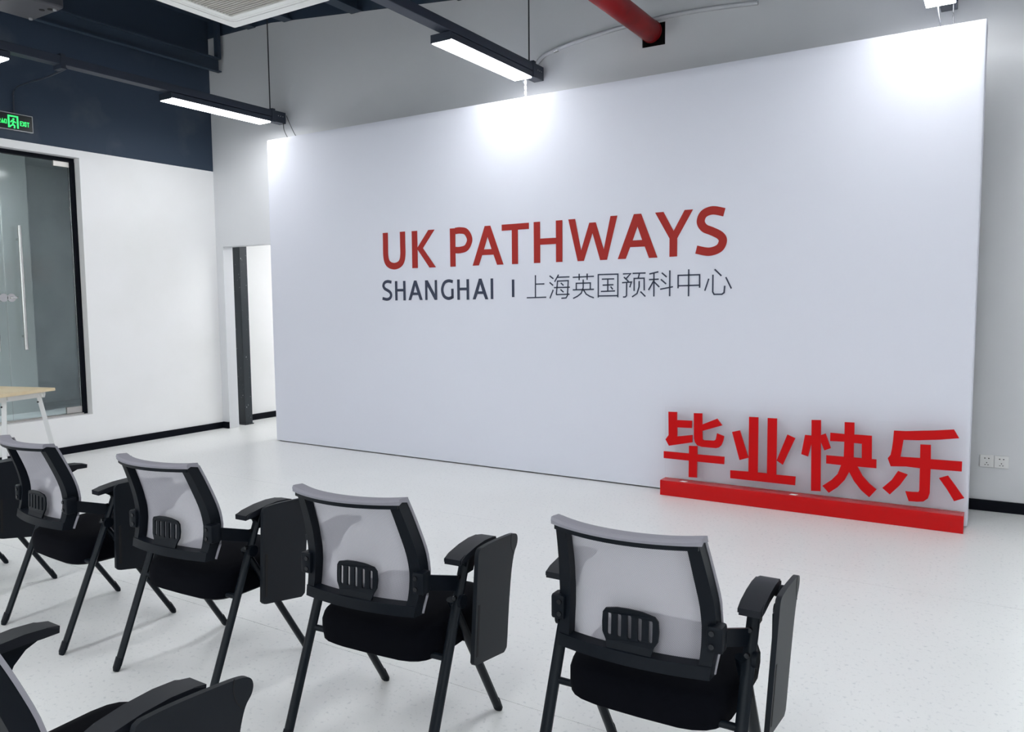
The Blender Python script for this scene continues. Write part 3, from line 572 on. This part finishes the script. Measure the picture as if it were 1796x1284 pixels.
# ================================================================== red graduation sign in front of the backdrop
gs = tag(empty('graduation_sign', (-1.12, 5.49, 0)), 'red four-character sign on clear acrylic with a long red base', 'sign')
put(gs, 'sign_base', B(-2.098, -.137, 5.432, 5.545, 0, .112, bev=.002), M['red_base'])
ap = put(gs, 'acrylic_panel', B(-2.085, -.143, 5.503, 5.511, .112, .655), M['acrylic'])
for ch in RED:
    sh = [[[(p[0] - 2.1, max(p[1], .113)) for p in o]] for o in ch]
    if len(sh) == 5: sh = sh[:3] + [sh[3] + sh[4]]
    me = upright(flat_union(sh, .012), 5.4965)
    o = link('sign_character', me, M['red'], gs); o.matrix_parent_inverse = gs.matrix_basis.inverted()
for x, yv in ((-1.955, 5.470), (-1.175, 5.468)):
    put(gs, 'sticker', PR([(x, yv - .014), (x + .042, yv - .014), (x + .055, yv + .012), (x + .012, yv + .012)], 'z', .1115, .1130), M['label'])

# ================================================================== side table by the glass door
tr = math.radians(16); tb_ = tag(empty('side_table', (-6.776, 3.534, 0), tr), 'pale wood table with white metal legs at the left edge', 'table')
# local axes: -x runs along the far edge, -y along the right edge
def tp(name, b_, m, smooth=False, parent=None): return obj(name, b_, m, parent or tb_, smooth)
tp('tabletop', B(-.80, 0, -.60, 0, .725, .75, bev=.002), M['wood'])
tp('apron', B(-.74, -.05, -.085, -.06, .675, .725), M['leg_white']); tp('apron', B(-.74, -.05, -.54, -.515, .675, .725), M['leg_white'])
tp('apron', B(-.11, -.085, -.515, -.085, .675, .725), M['leg_white']); tp('apron', B(-.715, -.69, -.515, -.085, .675, .725), M['leg_white'])
for xt, yt, xf, yf in ((-.10, -.085, .015, -.01), (-.10, -.40, -.03, -.50), (-.70, -.085, -.76, -.01), (-.70, -.40, -.76, -.50)):
    lg = tp('leg', T([(xt, yt, .725), (xf, yf, 0.0)], .024, .024, n=4), M['leg_white'])
    tp('bracket', B(xt - .03, xt + .045, yt - .004, yt + .034, .69, .7245), M['leg_white'], parent=lg)
    d = Vector((xf - xt, yf - yt, -.725)); q = Vector((xt, yt, .725)) + d * .12
    tp('bolt', T([q + Vector((0, -.020, 0)), q + Vector((0, -.028, 0))], .007, n=8), M['bolt'], parent=lg)

# ================================================================== folding chairs with writing tablets
def lerp_tab(tab, z):
    for (z0, v0), (z1, v1) in zip(tab, tab[1:]):
        if z <= z1:
            t = max(0, (z - z0) / (z1 - z0)); t = t * t * (3 - 2 * t) if False else t; return v0 + (v1 - v0) * t
    return tab[-1][1]
YT = [tuple(p) for p in catmull([(.47, .050), (.51, .060), (.56, .076), (.63, .084), (.70, .072), (.78, .044), (.84, .019), (.875, .003)], 6)]
WT = [(.47, .205), (.51, .209), (.57, .217), (.63, .219), (.69, .216), (.75, .208), (.863, .194), (.9, .190)]
def SB(s, z, off=0.0):                            # rear surface of the backrest
    bend = .046 * (0.55 + .45 * min(1, max(0, (z - .5) / .35)))
    return Vector((s * lerp_tab(WT, z), lerp_tab(YT, z) - bend * (1 - min(1, s * s)) + off, z))
def sweep(bm, ptsA):                              # list of 4-corner sections -> closed strip
    R = [[bm.verts.new(p) for p in sec] for sec in ptsA]; n = len(R[0])
    for a, b in zip(R, R[1:]):
        for j in range(n): bm.faces.new((a[j], a[(j + 1) % n], b[(j + 1) % n], b[j]))
    bm.faces.new(R[0][::-1]); bm.faces.new(R[-1]); return bm
def make_chair():
    e = empty('training_chair')
    # --- backrest
    fr = bmesh.new()
    for s in (-1, 1):
        secs = []
        for k in range(15):
            z = .505 + (.862 - .505) * k / 14; a = SB(s, z); wd = .030 + .006 * math.sin(math.pi * k / 14)
            a.y += .0; x0, x1 = a.x, a.x - s * wd
            secs.append([(x0, a.y, z), (x1, a.y - .006, z), (x1, a.y + .030, z), (x0, a.y + .048, z)])
        sweep(fr, secs)
    secs = []
    for k in range(17):
        s = -1 + 2 * k / 16; a = SB(s, .515); b = SB(s, .535)
        secs.append([a + Vector((0, -.004, -.012)), b + Vector((0, -.004, 0)), b + Vector((0, .030, .002)), a + Vector((0, .055, -.020))])
    sweep(fr, secs)
    secs = []
    for k in range(17):
        s = -1 + 2 * k / 16; b = SB(s, .858)
        secs.append([b + Vector((0, -.006, -.012)), b + Vector((0, -.006, .004)), b + Vector((0, .030, .004)), b + Vector((0, .030, -.012))])
    sweep(fr, secs)
    frame = obj('back_frame', fr, M['plastic'], e, True)
    mb = bmesh.new(); gx, gz = 20, 22
    V = [[mb.verts.new(SB(-1.0 + 2.0 * i / gx, .515 + (.862 - .515) * j / gz, .034 + .014 * abs(-1 + 2 * i / gx) ** 6)) for j in range(gz + 1)] for i in range(gx + 1)]
    for i in range(gx):
        for j in range(gz): mb.faces.new((V[i][j], V[i + 1][j], V[i + 1][j + 1], V[i][j + 1]))
    obj('back_mesh', mb, M['mesh'], e, True)
    rb = bmesh.new(); secs = []
    for k in range(25):                            # padded mesh lip rolling back over the top bar
        s = -1.03 + 2.06 * k / 24; b = SB(s, .862); b.x = s * .198; f = (1 - .5 * max(0, abs(s) - .92) / .11) * .62
        up = .004 * abs(s) ** 4
        secs.append([b + Vector((0, .049, -.006)), b + Vector((0, .040, .008 + up)), b + Vector((0, .010, .011 + up)), b + Vector((0, -.008 * f, .011 + up)), b + Vector((0, -.019 * f, .004 + up)), b + Vector((0, -.014 * f, -.003)), b + Vector((0, .010, .003))])
    sweep(rb, secs); obj('mesh_lip', rb, M['roll'], e, True)
    for s in (-1, 1):                              # mesh edge turned over the outer sides of the frame
        eb = bmesh.new(); tube(eb, [SB(s * 1.004, .50 + .36 * k / 14, .049) + Vector((s * .001, 0, 0)) for k in range(15)], .0028, .005, n=6)
        obj('mesh_edge', eb, M['roll'], e, True)
    # --- lumbar plate with five slots
    LZ = -.002
    out = [(-.060, .530), (-.066, .556), (-.077, .575), (-.079, .60), (-.077, .628), (-.068, .640), (-.035, .648), (0, .650), (.035, .648), (.068, .640), (.077, .628), (.079, .60), (.077, .575), (.066, .556), (.060, .530)]
    holes = []
    for k in range(5):
        xc = (k - 2) * .0285; holes.append([(xc - .0055, .574), (xc - .004, .570), (xc + .004, .570), (xc + .0055, .574), (xc + .0055, .628 - abs(k - 2) * .002), (xc + .004, .632 - abs(k - 2) * .002), (xc - .004, .632 - abs(k - 2) * .002), (xc - .0055, .628 - abs(k - 2) * .002)])
    me = flat_shape([[(a, b + LZ) for a, b in o_] for o_ in [out] + holes], .006)
    for v in me.vertices:
        x, z, t = v.co.x, v.co.y, v.co.z; p = SB(x / .22, z, .004); v.co = (x, p.y + t, z)
    me.update(); link('lumbar_plate', me, M['plastic'], e)
    # --- seat
    sb = bmesh.new(); secs = []
    N = 28; prof = [(.0, .0), (.35, .0), (.8, .1), (1, .45), (1, .62), (.86, .93), (.5, 1), (0, 1)]
    def outline(k):
        a = 2 * math.pi * k / N; c, s_ = math.cos(a), math.sin(a)
        sx = abs(c) ** .42 * (1 if c >= 0 else -1); sy = abs(s_) ** .42 * (1 if s_ >= 0 else -1)
        return sx, sy
    rings = []
    for r, h in [(.55, 0), (.90, .02), (.985, .13), (1.0, .36), (1.0, .6), (.97, .8), (.9, .93), (.75, 1.0), (.4, 1.02)]:
        ring_ = []
        for k in range(N):
            sx, sy = outline(k); hw = .240 + .008 * sy; y = .330 + .243 * sy * r; x = hw * sx * r
            zt = .452 - .012 * math.cos((y - .1) * 6) * .3 - .018 * max(0, (y - .48) / .1) ** 2; zb = .324 + .02 * max(0, (y - .3)) 
            ring_.append(sb.verts.new((x, y, zb + (zt - zb) * h)))
        rings.append(ring_)
    for a, b in zip(rings, rings[1:]):
        for j in range(N): sb.faces.new((a[j], a[(j + 1) % N], b[(j + 1) % N], b[j]))
    sb.faces.new(rings[0][::-1]); sb.faces.new(rings[-1])
    obj('seat', sb, M['seat'], e, True)
    # --- legs, arm bars, brackets, arms
    for s in (-1, 1):
        leg = obj('rear_leg', T([(s * .270, .010, .02), (s * .270, .2175, .525), (s * .272, .262, .640)], .0120, .0178, n=10, ref=Vector((1, 0, 0))), M['tube'], e, True)
        obj('foot_cap', T([(s * .270, .000, .0), (s * .270, .004, .012), (s * .270, .020, .05)], .0128, .0188, n=10, ref=Vector((1, 0, 0)), radii=[.72, .98, 1]), M['plastic'], leg)
        fl = obj('front_leg', T([(s * .246, .510, .02), (s * .252, .205, .515)], .0120, .0178, n=10, ref=Vector((1, 0, 0))), M['tube'], e, True)
        obj('foot_cap', T([(s * .2455, .520, .0), (s * .246, .515, .012), (s * .2465, .494, .05)], .0128, .0188, n=10, ref=Vector((1, 0, 0)), radii=[.72, .98, 1]), M['plastic'], fl)
        pv = obj('pivot_cover', T([(s * .280, .214, .512), (s * .292, .214, .512)], .022, n=16), M['plastic'], e, True)
        for y, z in ((.241, .585), (.2175, .525)):
            obj('bolt', T([(s * .268, y - .014, z), (s * .268, y - .024, z)], .007, n=8), M['bolt'], leg)
        ab = bmesh.new(); A = SB(s, .60) + Vector((s * .004, .02, 0)); Bp = Vector((s * .266, .238, .560))
        secs = [[p + Vector((s * .007, 0, -.024)), p + Vector((-s * .007, 0, -.024)), p + Vector((-s * .007, 0, .024)), p + Vector((s * .007, 0, .024))] for p in (A, A.lerp(Bp, .35), Bp)]
        sweep(ab, secs); obj('arm_bar', ab, M['plastic'], e)
        c = SB(s, .605); bk_ = bmesh.new(); x0, x1 = sorted((c.x - s * .020, c.x + s * .022))
        box(bk_, x0, x1, c.y - .016, c.y + .030, .570, .640, bev=.008, seg=2)
        br = obj('hinge_bracket', bk_, M['plastic'], e, True)
        for z in (.588, .622): obj('bolt', T([(c.x - s * .006, c.y - .012, z), (c.x - s * .006, c.y - .020, z)], .0075, n=8), M['bolt'], br)
        # armrest: arched pad on a gusset
        topc = [(.168, .660), (.20, .668), (.26, .678), (.32, .682), (.37, .679), (.402, .672)]
        botc = [(.400, .655), (.36, .652), (.325, .640), (.297, .612), (.285, .600), (.255, .600), (.240, .622), (.215, .634), (.168, .634)]
        pad = bmesh.new(); xa, xb = (.248, .311) if s > 0 else (-.311, -.248)
        under = [(.400, .655), (.36, .656), (.32, .657), (.26, .655), (.20, .647), (.168, .642)]
        prism(pad, topc + under, 'x', xa, xb)
        es = [ed for ed in pad.edges if abs(ed.verts[0].co.x - ed.verts[1].co.x) < 1e-6]
        bmesh.ops.bevel(pad, geom=es, offset=.004, segments=2, affect='EDGES')
        ar = obj('armrest', pad, M['arm'], e, True)
        obj('arm_gusset', PR([(.36, .655), (.325, .640), (.297, .612), (.287, .590), (.250, .590), (.240, .622), (.215, .638), (.26, .652), (.32, .658)], 'x', s * .272 - .013, s * .272 + .013), M['plastic'], ar)
    obj('cross_bar', T([(-.268, .150, .350), (.268, .150, .350)], .0105, n=10), M['tube'], e, True)
    obj('cross_bar', T([(-.248, .40, .335 - .13), (.248, .40, .335 - .13)], .009, n=8), M['tube'], e, True) if False else None
    obj('seat_rail', T([(-.250, .31, .345), (.250, .31, .345)], .010, n=8), M['tube'], e, True)
    # --- writing tablet folded down outside the right arm
    outl = catmull([(.235, .684), (.30, .684), (.40, .677), (.455, .671), (.480, .662), (.489, .645), (.485, .624), (.468, .600), (.455, .55), (.449, .48), (.446, .40), (.445, .290), (.438, .273), (.425, .266)], 4)
    outl = [tuple(p) for p in outl] + [(.30, .290), (.240, .301), (.228, .305), (.219, .316), (.219, .42), (.219, .56), (.219, .664), (.224, .678)]
    me = flat_shape([outl], .014)
    def tab_x(z): return .315 + (z - .29) * .06
    for v in me.vertices: y, z, t = v.co.x, v.co.y, v.co.z; v.co = (tab_x(z) + t, y, z)
    me.update(); tb = link('writing_tablet', me, M['tablet'], e)
    def on_tab(name, poly, m, d=.0075, th=.001):
        q = flat_shape([poly], th)
        for v in q.vertices: y, z, t = v.co.x, v.co.y, v.co.z; v.co = (tab_x(z) + d + t, y, z)
        q.update(); return link(name, q, m, tb)
    on_tab('pen_slot', [(.232, .33), (.243, .33), (.243, .50), (.232, .50)], M['black'])
    on_tab('corner_seam', stroke(catmull([(.440, .676), (.438, .652), (.446, .622), (.466, .598)], 4), .0022), M['black'])
    obj('tablet_rib', B(.318, .330, .25, .30, .50, .63, bev=.004), M['plastic'], tb)
    obj('tablet_hinge', T([(.300, .375, .648), (.333, .375, .648)], .017, n=14), M['plastic'], tb, True)
    obj('hinge_knob', T([(.316, .285, .628), (.328, .285, .628)], .016, n=14), M['bolt'], tb, True)
    return e
spots = [('grey mesh tablet chair at the right end of the row, nearest the red sign', -.787, 1.778, 1.37),
         ('grey mesh tablet chair second from the right, in the centre foreground', -1.664, 1.694, 4.66),
         ('grey mesh tablet chair third from the right in the row', -2.651, 1.706, 2.63),
         ('grey mesh tablet chair fourth from the right, below the pale table', -3.527, 1.676, -3.05),
         ('tablet chair cut off at the left edge, only its tablet and a leg showing', -4.450, 1.617, 1.1),
         ('nearest tablet chair in the second row, cut off at the bottom left corner', -1.661, .572, -.3)]
pc = make_chair()
for i, (lb, x, y, a) in enumerate(spots):
    o = pc if i == 0 else copy_tree(pc)
    o.location = (x, y, 0); o.rotation_euler = (0, 0, math.radians(a))
    tag(o, lb, 'chair', 'training chairs with writing tablets')
